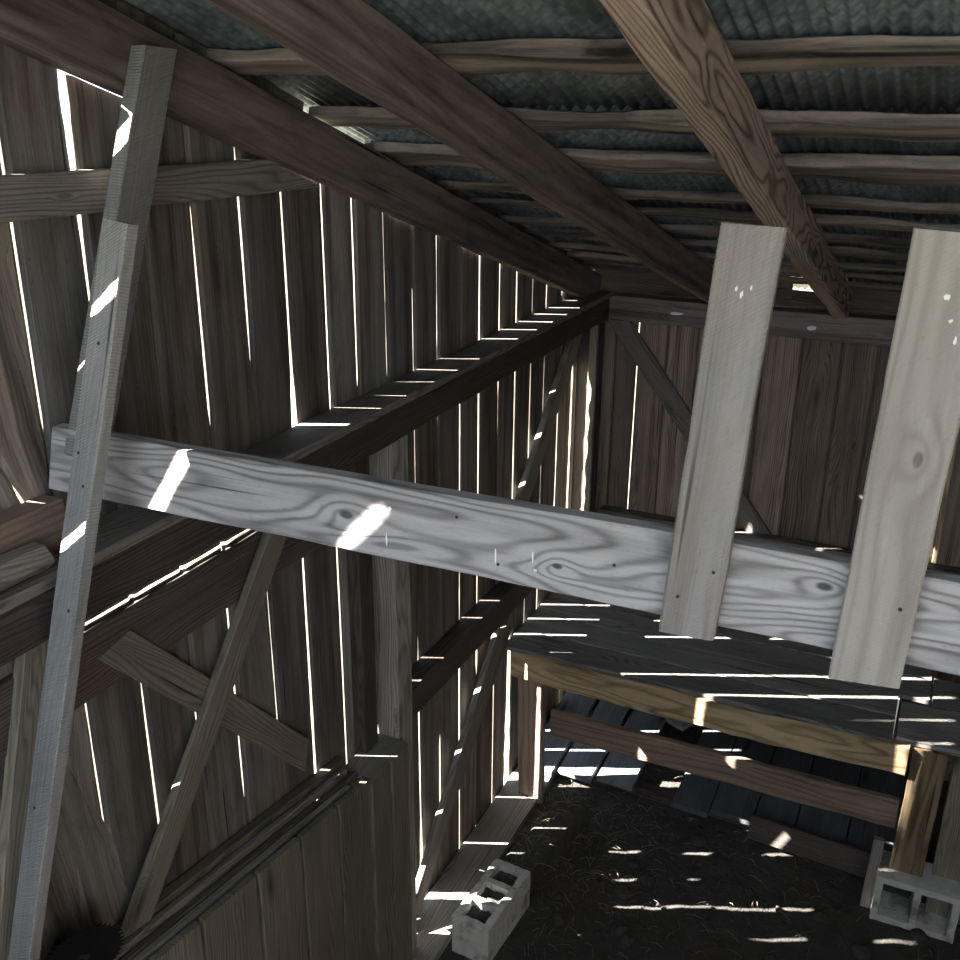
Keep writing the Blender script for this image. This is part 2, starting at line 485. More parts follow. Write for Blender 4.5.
def wall_board(b, sa, sb, z0, z1f, tone, hole=None):
    """board between two seams; z1f(y) gives the sloping top"""
    go = Vector((random.uniform(-30, 30), random.uniform(-9, 9), random.uniform(-9, 9)))
    ymid = (seam_y(sa, 2.4) + seam_y(sb, 2.4)) / 2
    ztop = z1f(ymid)
    n = int((ztop - z0) / 0.035) + 2
    vs, gs = [], []
    cup = random.uniform(-0.002, 0.002)
    for i in range(n):
        u = i / (n - 1)
        zc = z0 + (ztop - z0) * u
        ya = seam_y(sa, zc) + seam_w(sa, zc) / 2; yb = seam_y(sb, zc) - seam_w(sb, zc) / 2
        ym = (ya + yb) / 2
        rows = [(-TB, ya), (-TB + TE, ya), (0 + cup, ya + CHW), (0 - cup, ya + (yb - ya) * .33), (0, ya + (yb - ya) * .67), (cup, yb - CHW), (-TB + TE, yb), (-TB, yb)]
        for (x, y) in rows:
            zz = zc
            if i == n - 1: zz = z1f(y)
            vs.append(Vector((x, y, zz)))
            gs.append(Vector((zz, y - ym, x)) + go)
    fs = []
    for i in range(n - 1):
        for j in range(8):
            k = (j + 1) % 8
            fs.append((i * 8 + j, i * 8 + k, i * 8 + 8 + k, i * 8 + 8 + j))
    fs.append(tuple(range(8))); fs.append(tuple((n - 1) * 8 + j for j in range(7, -1, -1)))
    b.add(vs, fs, gs, tone)

def build_left_wall():
    b = MB()
    for i in range(len(seams) - 1):
        sa, sb = seams[i], seams[i + 1]
        ya = seam_y(sa, 2.4); tone = random.choice((0.7, 0.85, 1.0, 1.15, 1.35))
        if 1.25 < ya < 1.44: tone = 1.5
        short = 0.0
        if abs(ya - 1.645) < .02: short = 0.168
        elif ya > 3.9: short = 0.128 + 0.012 * (i % 2)
        elif i % 3 == 0 and ya > 2: short = 0.155
        f = lambda y, s=short: zr(y, 2.612) - (s + 0.037 if s else (0.05 if abs(y - 2.7) < 0.16 else 0))
        jz = 1.44 < ya < 2.1
        if jz:
            wall_board(b, sa, sb, 0.0, lambda y: ZJ - 0.008 + 0.003 * noise.noise(Vector((y * 20, 0, 0))), tone)
            wall_board(b, sa, sb, ZJ + 0.001, f, tone)
        else:
            wall_board(b, sa, sb, 0.0, f, tone)
    o = b.build('wall_left', W_SIDE); fixn(o)
    tag(o, 'gable wall of dark vertical boards with sunlit gaps', kind='structure')
build_left_wall()
b = MB()
for (ya, yb_) in ((YB - 0.3, 2.50), (2.86, 5.3)):  # outer boards added to stop light leaking in above the left wall
    for k in range(1):
        p0 = (-0.026, ya, zr(ya) + 0.105); p1 = (-0.026, yb_, zr(yb_) + 0.105)
        add_beam(b, p0, p1, 0.17, 0.022, (1, 0, 0), 0.9, wob=0.002)
tag(fixn(b.build('light_leak_trim_1', W_SIDE)), 'added rake boards outside the left wall that block light leaking in at the roof edge', kind='structure')

# ------------------------------------------------------------------ far wall
def build_far_wall():
    b = MB()
    xs = [0.0, .14, .262, .42, .58, .75, .92, 1.10, 1.295, 1.46, 1.64, 1.82, 1.99, 2.16, 2.33, 2.5, 2.67, 2.85, 3.02, 3.2, 3.42]
    for i in range(len(xs) - 1):
        xa, xb = xs[i], xs[i + 1]
        ga = 0.006 if i else 0.0
        # thin bright gap beside x = .262 and a wider one beside 1.82
        tone = random.choice((0.75, 0.95, 1.15, 1.4))
        gl = 0.0035; gr_ = 0.0035
        if i == 1: gr_ = 0.003
        if i == 2: gl = 0.003
        if i == 10: gr_ = 0.004
        add_beam(b, ((xa + gl + xb - gr_) / 2, 5.11, 0.0), ((xa + gl + xb - gr_) / 2, 5.11, 2.46), (xb - xa) - gl - gr_, 0.02, (0, -1, 0), tone, wob=0.0012, c=0.006, seg=0.1)
    # outer battens close most joints
    for i, x in enumerate(xs[1:-1]):
        if abs(x - .262) < .01 or abs(x - 1.82) < .01: continue
        add_beam(b, (x, 5.128, 0.0), (x, 5.128, 2.46), 0.05, 0.014, (0, -1, 0), 0.8, wob=0.001, seg=0.3)
    # fascia closing the eaves, with a ragged light gap
    add_beam(b, (0.0, 5.12, 2.50), (1.02, 5.12, 2.50), 0.20, 0.02, (0, -1, 0), 0.6)
    add_beam(b, (1.02, 5.12, 2.485), (1.24, 5.12, 2.48), 0.11, 0.02, (0, -1, 0), 0.6)
    add_beam(b, (1.24, 5.12, 2.50), (XR, 5.12, 2.50), 0.20, 0.02, (0, -1, 0), 0.6)
    o = b.build('wall_far', W_FAR); fixn(o)
    tag(o, 'far wall of reddish brown vertical boards', kind='structure')
build_far_wall()

def build_other_walls():  # unseen walls, added so that the floor and interior stay dark
    b = MB()
    y = YB
    while y < 5.12:
        y2 = min(y + 0.18, 5.13); ym = (y + y2) / 2
        add_beam(b, (XR + 0.01, ym, 0), (XR + 0.01, ym, zr(ym, 2.60)), 0.18, 0.02, (-1, 0, 0), random.uniform(.8, 1.2), wob=0.0005, seg=0.3)
        y = y2
    o = b.build('wall_right', W_SIDE); fixn(o); tag(o, 'unseen right wall of vertical boards, added to keep the barn dark', kind='structure')
    b = MB()
    x = -0.02
    while x < XR:
        add_beam(b, (x + 0.09, YB - 0.01, 0), (x + 0.09, YB - 0.01, 2.35), 0.18, 0.02, (0, 1, 0), random.uniform(.8, 1.2), wob=0.0005, seg=0.3)
        x += 0.18
    o = b.build('wall_back', W_SIDE); fixn(o); tag(o, 'unseen low back wall of vertical boards below the loft opening, added to keep the barn dark', kind='structure')
build_other_walls()

# ------------------------------------------------------------------ roof sheets
def build_roof():
    b = MB()
    pitch = 0.034; amp = 0.0065
    bounds = [(-0.16, 1.17), (1.155, 1.80), (1.785, 2.45), (2.435, 3.1), (3.085, 3.62)]
    ys = [YB - 0.35, 0.2, 1.35, 2.45, 3.55, 4.6, 5.38]
    for bi, (xa, xb) in enumerate(bounds):
        for yi in range(len(ys) - 1):
            ya, yb2 = ys[yi], ys[yi + 1] + (0.10 if yi < len(ys) - 2 else 0)
            lift = 0.004 * (len(ys) - yi) * 0.0 + (0.003 if bi % 2 else 0.0)
            n = int((xb - xa) / pitch * 8)
            vs = []
            segs = 6
            for j in range(segs + 1):
                y = ya + (yb2 - ya) * j / segs
                for i in range(n + 1):
                    x = xa + (xb - xa) * i / n
                    z = zr(y, 2.625) + amp * math.sin(2 * math.pi * x / pitch) + lift
                    z += 0.004 * (1 - j / segs) * (1 if yi else 0)
                    z += 0.002 * noise.noise(Vector((x * 3, y * 3, bi)))
                    vs.append(Vector((x, y, z)))
            fs = [(j * (n + 1) + i, j * (n + 1) + i + 1, (j + 1) * (n + 1) + i + 1, (j + 1) * (n + 1) + i) for j in range(segs) for i in range(n)]
            b.add(vs, fs, vs)
    o = b.build('ceiling', M_CORR, smooth=True)
    md = o.modifiers.new('thick', 'SOLIDIFY'); md.thickness = 0.0012; md.offset = 1
    tag(o, 'underside of the corrugated metal roof', kind='structure')
build_roof()

# ------------------------------------------------------------------ rafters
def rafter(xa, xb, y0, y1, w, d, mat, label, drop=0.0, tone=1.0, **kw):
    # bottom face on the roof line zr
    off = d / 2 / math.cos(math.atan(SL))
    p0 = (xa, y0, zr(y0) - drop + off); p1 = (xb, y1, zr(y1) - drop + off)
    return beam('rafter', p0, p1, w, d, (0, math.sin(math.atan(SL)), math.cos(math.atan(SL))), mat, label, 'rafter', tone=tone, wob=0.005, c=0.005, **kw)
rafter(0.040, 0.040, YB - .1, 5.0, 0.062, 0.150, W_RAFT, 'dark brown rafter lying along the top of the slitted left wall', drop=0.035, tone=0.85)
rafter(0.502, 0.706, YB - .1, 5.02, 0.070, 0.135, W_RAFT, 'long brown rafter crossing the middle of the roof, second from the left wall')
rafter(1.205, 1.272, YB - .1, 5.0, 0.066, 0.135, W_RAFT2, 'pale coarse-grained rafter at the right ending above the far wall', taper=1.0)
rafter(1.97, 1.97, YB - .1, 5.0, 0.082, 0.135, W_RAFT, 'rafter to the right of the pale coarse-grained one')
rafter(2.65, 2.65, YB - .1, 5.0, 0.082, 0.135, W_RAFT, 'rafter nearest the right wall but one')
rafter(3.35, 3.35, YB - .1, 5.0, 0.082, 0.135, W_RAFT, 'rafter along the top of the right wall')

# roof battens on top of the rafters
RN = Vector((0, math.sin(math.atan(SL)), math.cos(math.atan(SL))))
bat = [(-0.75, .10), (-0.2, .10), (0.35, .10), (0.9, .11), (1.45, .11), (2.13, .105), (2.565, .105), (2.93, .17), (3.34, .09), (3.60, .12), (3.90, .10), (4.16, .10), (4.44, .09), (4.70, .10), (4.95, .11)]
nm = ['last of the near ones above and behind the viewer', 'above the viewer', 'just ahead of the viewer', 'near the top of the roof, above the frame', 'above the top edge of the view',
      'topmost roof batten in view, ragged and split on its lower edge', 'second roof batten from the top, narrow and pale', 'widest roof batten, third from the top',
      'fourth roof batten from the top, thin and dark', 'fifth roof batten from the top, splintered', 'sixth roof batten from the top, partly behind the rafters',
      'seventh roof batten from the top, dark', 'eighth roof batten from the top, low over the far wall', 'second lowest roof batten, close above the far wall plate', 'lowest roof batten, at the eaves over the far wall']
for i, (y, w) in enumerate(bat):
    zz = zr(y, 2.583) + 0.014
    lab = nm[i] if 'batten' in nm[i] else 'rough roof batten ' + nm[i]
    dy = random.uniform(-0.012, 0.012)
    beam('roof_batten', (0.004, y + dy, zr(y + dy, 2.583) + .0145), (XR + .1, y - dy, zr(y - dy, 2.583) + .0145), w * (0.72 if y > 3.2 else 1.0), 0.030 if y < 3.2 else 0.022, RN, W_BATT, lab, 'batten', tone=random.uniform(.75, 1.15) * (0.75 if y > 3.2 else 1.0), wob=0.016, c=0.003, seg=0.04)

# ------------------------------------------------------------------ left wall framing
beam('top_plate', (0.068, YB, 2.390), (0.068, 4.985, 2.390), 0.115, 0.120, (1, 0, 0), W_DARK,
     'thick dark beam under the grey ledge board along the left wall', 'beam', wob=0.006, c=0.006)
beam('ledge_board', (0.072, 0.95, 2.465), (0.072, 4.985, 2.465), 0.142, 0.028, (0, 0, 1), W_GREY,
     'grey ledge board with sunlit stripes running along the left wall to the far corner', 'board', wob=0.003)
beam('wall_block', (0.032, 0.9, 2.535), (0.032, 1.43, 2.535), 0.11, 0.062, (1, 0, 0), W_RED,
     'short reddish board standing on the ledge at the left edge of the view', 'board', wob=0.003, tone=0.7)
beam('round_log', (0.085, 0.8, 2.514), (0.10, 1.32, 2.510), 0.075, 0.055, (0, 0, 1), W_GREY,
     'rounded ragged log lying along the ledge at the left edge of the view', 'log', wob=0.008, c=0.022)
beam('girt', (0.016, 1.37, 3.212), (0.016, 2.39, 3.206), 0.088, 0.03, (1, 0, 0), W_GREY,
     'grey horizontal rail high on the left wall, ending under the leftmost rafter', 'rail', skew=(0, -2.9))
beam('girt', (0.012, 0.9, 2.14), (0.012, 2.60, 2.14), 0.17, 0.022, (1, 0, 0), W_DARK,
     'wide dark rail on the left wall directly below the thick beam', 'rail', tone=1.5)
beam('girt', (0.045, 2.865, 1.205), (0.045, 4.88, 1.20), 0.13, 0.088, (1, 0, 0), W_DARK,
     'dark waist-high rail between the tall post and the far corner of the left wall', 'rail', tone=1.2, wob=0.004)
beam('post', (0.056, 2.805, 0.036), (0.056, 2.805, 2.331), 0.11, 0.11, (0, -1, 0), W_GREY,
     'tall square post against the left wall with its tone raised for a lit left face', 'post', wob=0.003, tone=1.6)  # even tone raised to stand in for light on the left face
beam('stud', (0.027, 2.655, 1.12), (0.027, 2.655, 2.331), 0.085, 0.052, (1, 0, 0), W_DARK,
     'dark stud on the left wall just in front of the tall square post', 'post')
beam('corner_post', (0.056, 4.94, 0.0), (0.056, 4.94, 2.331), 0.11, 0.10, (0, -1, 0), W_DARK,
     'dark square post in the far left corner', 'post')
beam('corner_stud', (0.092, 4.876, 0.0), (0.092, 4.876, 2.331), 0.042, 0.024, (0, -1, 0), W_STALL,
     'narrow pale greenish strip nailed to the face of the far corner post', 'post', tone=1.4)
beam('brace', (0.046, 2.26, 2.31), (0.046, 1.47, 1.36), 0.088, 0.026, (1, 0, 0), W_STALL,
     'long diagonal brace falling left across the lower part of the left wall', 'brace', tone=1.15, skew=(0.2, -0.5))
beam('brace', (0.027, 1.545, 2.165), (0.027, 2.28, 1.36), 0.098, 0.0035 * 2, (1, 0, 0), W_STALL,
     'wide grey board crossing behind the long diagonal brace on the left wall', 'brace', tone=1.1, skew=(0.6, -0.6), c=0.002, wob=0.001)
beam('brace', (0.035, 4.79, 2.33), (0.035, 4.07, 1.60), 0.115, 0.03, (1, 0, 0), W_STALL,
     'diagonal brace high on the left wall near the far corner, sunlit at its foot', 'brace', tone=1.5, skew=(0.5, 0))
beam('brace', (0.068, 3.76, 1.06), (0.068, 2.90, 0.16), 0.10, 0.03, (1, 0, 0), W_GREY,
     'lower diagonal brace from the waist-high rail down to the foot of the tall post', 'brace', tone=1.0, skew=(0.7, 0))
beam('brace', (0.03, 3.98, 1.05), (0.03, 2.92, 0.05), 0.08, 0.034, (1, 0, 0), W_STALL,
     'thinner diagonal board behind the lower brace beside the tall post', 'brace', skew=(0.7, 0))
beam('brace', (0.032, 1.345, 2.34), (0.032, 1.02, 1.28), 0.085, 0.03, (1, 0, 0), W_STALL,
     'pale brown slanting board low at the left edge of the view', 'brace', tone=1.5)

# rear leaning board nailed to the rafter
beam('slanting_board', (0.094, 1.815, 3.50), (0.094, 1.475, 2.66), 0.095, 0.040, (1, 0, 0), W_LEAN,
     'slanting board nailed to the leftmost rafter, behind the front leaning board', 'board', tone=0.75, skew=(-0.35, 0.4), wob=0.002)

# ------------------------------------------------------------------ far wall framing
fp = beam('top_plate', (0.125, 5.045, 2.395), (XR - .01, 5.045, 2.395), 0.125, 0.105, (0, -1, 0), W_RAFT,
     'reddish brown beam along the top of the far wall', 'beam', tone=1.1, wob=0.003)
beam('girt', (0.125, 5.06, 1.20), (XR - .01, 5.06, 1.20), 0.09, 0.075, (0, -1, 0), W_GREY,
     'horizontal rail halfway up the far wall', 'rail', tone=0.8)
beam('brace', (0.15, 5.082, 2.32), (1.00, 5.082, 1.25), 0.105, 0.026, (0, -1, 0), W_GREY,
     'diagonal brace across the left half of the far wall', 'brace', tone=0.85, skew=(0.7, 0.7))
beam('batten_strip', (1.865, 5.085, 1.25), (1.85, 5.085, 2.33), 0.022, 0.02, (0, -1, 0), W_WARM,
     'narrow pale strip on the far wall right of the right upright board', 'strip', tone=1.3, wob=0.004)

# ------------------------------------------------------------------ near railing: plank and upright boards
pl = beam('plank', (0.02, 1.467, 2.669), (2.6, 1.467, 2.698), 0.147, 0.034, (0, -1, 0), W_PLANK,
          'long weathered grey plank with swirling grain and round knots crossing the whole view', 'plank', goff=Vector((0, 0, 0)), wob=0.002, seed=3.0, skew=(0.28, 0))
zf = 0.017
for (x, y) in ((0.16, 0.03), (0.98, 0.035), (1.06, -0.04), (1.27, 0.0)):
    nail(pl, x, y, zf if True else 0, 0.003)
mb = beam('upright_board', (1.423, 1.4365, 2.595), (1.463, 1.4365, 3.243), 0.088, 0.026, (0, -1, 0), W_PICK,
          'rough upright board with dark streaked top, left of the two nailed over the plank', 'board', wob=0.003, rag=0.004, c=0.0035, seed=8.0, tone=0.85, skew=(-0.13, 0))
rb = beam('upright_board', (1.696, 1.4365, 2.583), (1.717, 1.4365, 3.25), 0.102, 0.026, (0, -1, 0), W_PICK2,
          'pale upright board with a curled knot, right of the two nailed over the plank', 'board', wob=0.003, rag=0.004, c=0.003, goff=Vector((0, 0, 0)), seed=2.0, tone=0.93, skew=(-0.13, 0))
for (x, y) in ((0.068, 0.022), (0.125, -0.027)):
    nail(mb, x, y, 0.0135, 0.0028)
for (x, y) in ((0.135, -0.028),):
    nail(rb, x, y, 0.0135, 0.003)

lf = beam('leaning_board', (0.040, 0.995, 1.12), (0.318, 1.432, 3.185), 0.070, 0.030, (-0.12, -1, 0.18), W_LEAN,
          'grey saw-marked board leaning in front of the left end of the long plank', 'board', wob=0.002, c=0.003, tone=1.05)
for (x, y) in ((1.36, -0.015), (1.62, -0.01), (1.68, 0.016), (1.9, 0.0), (0.9, 0.01)):
    nail(lf, x, y, 0.0145, 0.0035)

def splash(parent, name, x, y, z, lx, ly, label=None):
    vs, fs, n = [], [], 14
    for k, (q, hh) in enumerate(((1.0, -0.001), (0.9, 0.0006), (0.5, 0.0012))):
        for i in range(n):
            a = 2 * math.pi * i / n; rr_ = q * (1 + 0.45 * noise.noise(Vector((math.cos(a) * 2, math.sin(a) * 2, x * 30))))
            vs.append(Vector((x + lx * rr_ * math.cos(a), y + ly * rr_ * math.sin(a), z + hh)))
    for k in range(2):
        for i in range(n):
            j = (i + 1) % n; fs.append((k * n + i, k * n + j, k * n + n + j, k * n + n + i))
    fs.append(tuple(range(2 * n, 3 * n)))
    b = MB(); b.add(vs, fs, vs); o = fixn(b.build(name, M_PAINT)); o.parent = parent
    return o
for (x, y, lx, ly) in ((0.555, 0.000, .006, .0022), (0.562, 0.008, .004, .002), (0.566, -0.012, .004, .0016)):
    splash(mb, 'chipped_spot', x, y, 0.013, lx, ly)
for (x, y, lx, ly) in ((0.585, -0.004, .004, .0045), (0.555, -0.014, .003, .0025), (0.53, -0.024, .006, .0022)):
    splash(rb, 'chipped_spot', x, y, 0.013, lx, ly)
for (x, y, lx, ly) in ((0.845, 0.028, .0035, .004), (0.835, -0.035, .0018, .014), (1.055, -0.025, .0016, .016), (1.125, -0.015, .0014, .012), (1.13, -0.038, .0035, .003)):
    splash(pl, 'white_dropping', x, y, 0.017, lx, ly)

for (x, y, lx, ly) in ((0.36, 0.0, .035, .008), (1.02, -0.01, .025, .012)):
    splash(fp, 'pale_stain', x, y, 0.0525, lx, ly)

# ------------------------------------------------------------------ stall partition
def tz(y): return 1.148 + (2.72 - y) * 0.155
stall = bpy.data.objects.new('stall_partition', None); COL.objects.link(stall); stall.location = (0.14, 2.0, 0)
tag(stall, 'low partition of upright boards with stacked top rails, in front of the tall post', 'partition')
bpy.context.view_layer.update()
ys = [0.95, 1.16, 1.37, 1.60, 1.84, 2.06, 2.27, 2.47]
for i in range(len(ys) - 1):
    ym = (ys[i] + ys[i + 1]) / 2
    beam('partition_board', (0.142, ym, 0.0), (0.142, ym, tz(ym) - 0.015), ys[i + 1] - ys[i] - 0.013, 0.022, (1, 0, 0), W_STALL, parent=stall, tone=random.uniform(.85, 1.3), skew=(0, 0.155), wob=0.003)
for (a, c) in ((2.47, 2.60), (2.605, 2.735)):
    ym = (a + c) / 2
    beam('partition_board', (0.150, ym, 0.0), (0.150, ym, 1.155), c - a - 0.006, 0.022, (1, 0, 0), W_STALL, parent=stall, tone=random.uniform(.9, 1.1), wob=0.003)
beam('partition_cap', (0.078, 2.495, 1.143), (0.078, 2.74, 1.143), 0.12, 0.024, (0, 0, 1), W_GREY, parent=stall, wob=0.002)
for k, (x, w, dz, t, mt, tn) in enumerate(((0.022, 0.036, 0.045, .05, W_STALL, .8), (0.056, 0.022, 0.028, .03, W_GREY, 1.0), (0.082, 0.02, 0.008, .04, W_DARK, 1.6), (0.106, 0.022, 0.004, .05, W_GREY, 1.2), (0.122, .012, -0.03, .05, W_DARK, 1.4))):
    y0, y1 = 1.12, 2.485 - 0.03 * k * (k % 2)
    beam('top_rail', (x, y0, tz(y0) + dz - t / 2 - .02), (x, y1, tz(y1) + dz - t / 2 - .02), w, t, (0, 0, 1), mt, parent=stall, tone=tn, wob=0.002)

# ------------------------------------------------------------------ saw blade hanging on the left wall
def saw_blade():
    c = Vector((0.088, 1.268, 1.468)); r0, r1, n = 0.088, 0.098, 44
    b = MB(); vs = []; ring = []
    for i in range(n):
        a = 2 * math.pi * i / n
        for rad, da in ((r0, 0.0), (r1, 0.045), (r0 + .002, 0.09)):
            ring.append((rad * math.cos(a + da), rad * math.sin(a + da)))
    k = len(ring); hk = 24
    for x in (-0.0012, 0.0012):
        for (p, q) in ring: vs.append(Vector((x, p, q)))
        for i in range(k):
            a = 2 * math.pi * i / k; vs.append(Vector((x, 0.012 * math.cos(a), 0.012 * math.sin(a))))
    fs = []
    for i in range(k):
        j = (i + 1) % k
        fs.append((i, j, k + j, k + i)); fs.append((2 * k + i, 3 * k + i, 3 * k + j, 2 * k + j))
        fs.append((i, 2 * k + i, 2 * k + j, j)); fs.append((k + i, k + j, 3 * k + j, 3 * k + i))
    b.add(vs, fs, vs)
    mm = Matrix.Translation(c) @ Matrix.Rotation(R(-28), 4, 'Z') @ Matrix.Rotation(R(8), 4, 'Y')
    o = fixn(b.build('saw_blade', M_SAW, matrix=mm))
    tag(o, 'dark round toothed saw blade at the bottom left corner, beside the leaning board', 'saw blade')
    bpy.context.view_layer.update()
    # arbor bolt it hangs from
    b = MB(); vs = []; fs = []
    for x in (-0.088, 0.012):
        for i in range(10):
            a = 2 * math.pi * i / 10; vs.append(Vector((x, 0.008 * math.cos(a), 0.008 * math.sin(a) + .003)))
    for i in range(10):
        j = (i + 1) % 10; fs.append((i, j, 10 + j, 10 + i))
    fs += [tuple(range(10)), tuple(range(19, 9, -1))]
    b.add(vs, fs, vs)
    p = fixn(b.build('peg', M_NAIL, matrix=Matrix.Translation(c))); p.parent = o; p.matrix_parent_inverse = o.matrix_world.inverted()
saw_blade()

# ------------------------------------------------------------------ feed platform at the far wall
plat = bpy.data.objects.new('feed_platform', None); COL.objects.link(plat); plat.location = (1.0, 4.5, 0)
tag(plat, 'low wooden feed platform with plank top, rails and posts along the far wall', 'platform')
bpy.context.view_layer.update()
dk = [(4.05, 0.185), (4.245, 0.19), (4.44, 0.185), (4.64, 0.195), (4.85, 0.20), (5.02, 0.13)]
for i, (y, w) in enumerate(dk):
    xe = 1.80 if i < 2 else 1.93
    xs_ = 0.125 if y > 4.75 else 0.012
    if i == 5: xs_, w = 0.13, 0.12
    beam('deck_board', (xs_, y, 0.884 - 0.002 * i), (xe, y, 0.884 + 0.003 * (i % 2)), w, 0.024, (0, 0, 1), W_DECK, parent=plat, tone=random.uniform(.8, 1.15), wob=0.003)
beam('deck_board', (1.815, 4.13, 0.890), (2.30, 4.13, 0.890), 0.30, 0.026, (0, 0, 1), W_DECK, parent=plat, tone=1.2)
beam('deck_board', (1.94, 4.42, 0.890), (2.30, 4.42, 0.890), 0.26, 0.026, (0, 0, 1), W_DECK, parent=plat, tone=.9)
o = beam('front_rail', (0.055, 3.972, 0.808), (1.872, 3.972, 0.812), 0.145, 0.05, (0, -1, 0), W_WARM, parent=plat, wob=0.010, c=0.006, bow=-0.012)
o['label'] = 'pale yellowish slab with a wavy lower edge'
o = beam('lower_rail', (0.25, 4.03, 0.478), (1.875, 4.03, 0.492), 0.145, 0.034, (0, -1, 0), W_RED, parent=plat, wob=0.006, tone=.9)
beam('post', (0.17, 3.99, 0.0), (0.15, 3.99, 0.732), 0.135, 0.032, (0, -1, 0), W_RED, parent=plat, wob=0.003, tone=1.1)
beam('post', (1.948, 3.985, 0.242), (1.955, 3.985, 0.874), 0.135, 0.034, (0, -1, 0), W_WARM, parent=plat, wob=0.003, tone=.5)
beam('post', (2.13, 4.03, 0.0), (2.125, 4.03, 0.874), 0.15, 0.03, (0, -1, 0), W_STALL, parent=plat, wob=0.003, tone=1.3)
beam('joist', (1.835, 4.02, 0.832), (1.835, 5.05, 0.832), 0.07, 0.035, (1, 0, 0), W_DARK, parent=plat)
beam('joist', (0.95, 4.02, 0.832), (0.95, 5.05, 0.832), 0.07, 0.035, (1, 0, 0), W_DARK, parent=plat)

# floor slats under the platform
names = ['bluish grey floor slat under the feed platform, nearest the left wall', 'second bluish floor slat from the left wall, under the platform',
         'third bluish floor slat from the left wall, under the platform', 'fourth bluish floor slat from the left wall, beside the dark opening',
         'fifth dark floor slat under the platform, right of the dark opening', 'sixth dark floor slat under the middle of the platform',
         'seventh dark floor slat under the platform', 'eighth dark floor slat under the right part of the platform', 'ninth dark floor slat, behind the right post of the platform']
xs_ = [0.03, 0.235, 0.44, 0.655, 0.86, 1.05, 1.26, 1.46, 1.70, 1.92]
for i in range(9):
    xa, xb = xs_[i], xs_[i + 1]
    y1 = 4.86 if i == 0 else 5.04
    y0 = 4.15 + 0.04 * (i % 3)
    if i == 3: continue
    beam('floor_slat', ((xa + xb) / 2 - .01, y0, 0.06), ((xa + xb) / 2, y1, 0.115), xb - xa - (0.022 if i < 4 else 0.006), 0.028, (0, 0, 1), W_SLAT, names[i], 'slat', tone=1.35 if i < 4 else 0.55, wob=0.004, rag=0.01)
beam('floor_slat', (0.70, 4.82, 0.105), (0.80, 5.04, 0.12), 0.12, 0.028, (0, 0, 1), W_SLAT, 'short pale offcut lying at the dark opening between floor slats', 'slat', tone=1.8)
beam('sleeper', (0.12, 5.0, 0.05), (2.0, 5.0, 0.05), 0.07, 0.07, (0, 0, 1), W_DARK, 'dark timber under the far ends of the floor slats', 'timber')
beam('sleeper', (0.05, 4.3, 0.02), (2.0, 4.3, 0.02), 0.07, 0.05, (0, 0, 1), W_DARK, 'dark timber under the near ends of the floor slats', 'timber')

# ------------------------------------------------------------------ concrete blocks
def block(name, M, size, cores, label, cat='block', rough=0.004):
    """size along x,y,z; cores run along z and open on the top face"""
    import bmesh
    sx, sy, sz = size
    xs = [0.0]; ys = [0.0]
    m1 = 0.032; n = cores
    xs = [0, m1, sx - m1, sx]
    cw = (sy - (n + 1) * 0.03) / n
    ys = [0]
    for i in range(n): ys += [0.03 + i * (cw + 0.03), 0.03 + i * (cw + 0.03) + cw]
    ys.append(sy)
    bm = bmesh.new()
    def v(x, y, z): return bm.verts.new((x, y, z))
    nx, ny = len(xs), len(ys)
    top = [[v(x, y, sz) for y in ys] for x in xs]; bot = [[v(x, y, 0) for y in ys] for x in xs]
    for i in range(nx - 1):
        for j in range(ny - 1):
            if i == 1 and j % 2 == 1:
                a = [top[i][j], top[i + 1][j], top[i + 1][j + 1], top[i][j + 1]]
                q = [bot[i][j], bot[i + 1][j], bot[i + 1][j + 1], bot[i][j + 1]]
                for k in range(4): bm.faces.new((a[k], a[(k + 1) % 4], q[(k + 1) % 4], q[k]))
            else:
                bm.faces.new((top[i][j], top[i + 1][j], top[i + 1][j + 1], top[i][j + 1]))
                bm.faces.new((bot[i][j], bot[i][j + 1], bot[i + 1][j + 1], bot[i + 1][j]))
    for j in range(ny - 1):
        bm.faces.new((top[0][j], top[0][j + 1], bot[0][j + 1], bot[0][j])); bm.faces.new((top[-1][j + 1], top[-1][j], bot[-1][j], bot[-1][j + 1]))
    for i in range(nx - 1):
        bm.faces.new((top[i + 1][0], top[i][0], bot[i][0], bot[i + 1][0])); bm.faces.new((top[i][-1], top[i + 1][-1], bot[i + 1][-1], bot[i][-1]))
    bmesh.ops.recalc_face_normals(bm, faces=bm.faces[:])
    bmesh.ops.bevel(bm, geom=bm.edges[:], offset=0.004, segments=2, affect='EDGES', profile=0.6)
    bmesh.ops.subdivide_edges(bm, edges=[e for e in bm.edges if e.calc_length() > 0.05], cuts=4, use_grid_fill=True)
    for vt in bm.verts:
        p = vt.co
        vt.co += Vector((noise.noise(p * 40), noise.noise(p * 40 + Vector((9, 0, 0))), noise.noise(p * 40 + Vector((0, 9, 0))))) * rough
    me = bpy.data.meshes.new(name); bm.to_mesh(me); bm.free(); me.materials.append(M_CONC)
    o = bpy.data.objects.new(name, me); COL.objects.link(o); o.matrix_world = M
    tag(o, label, cat)
    return o, xs, ys

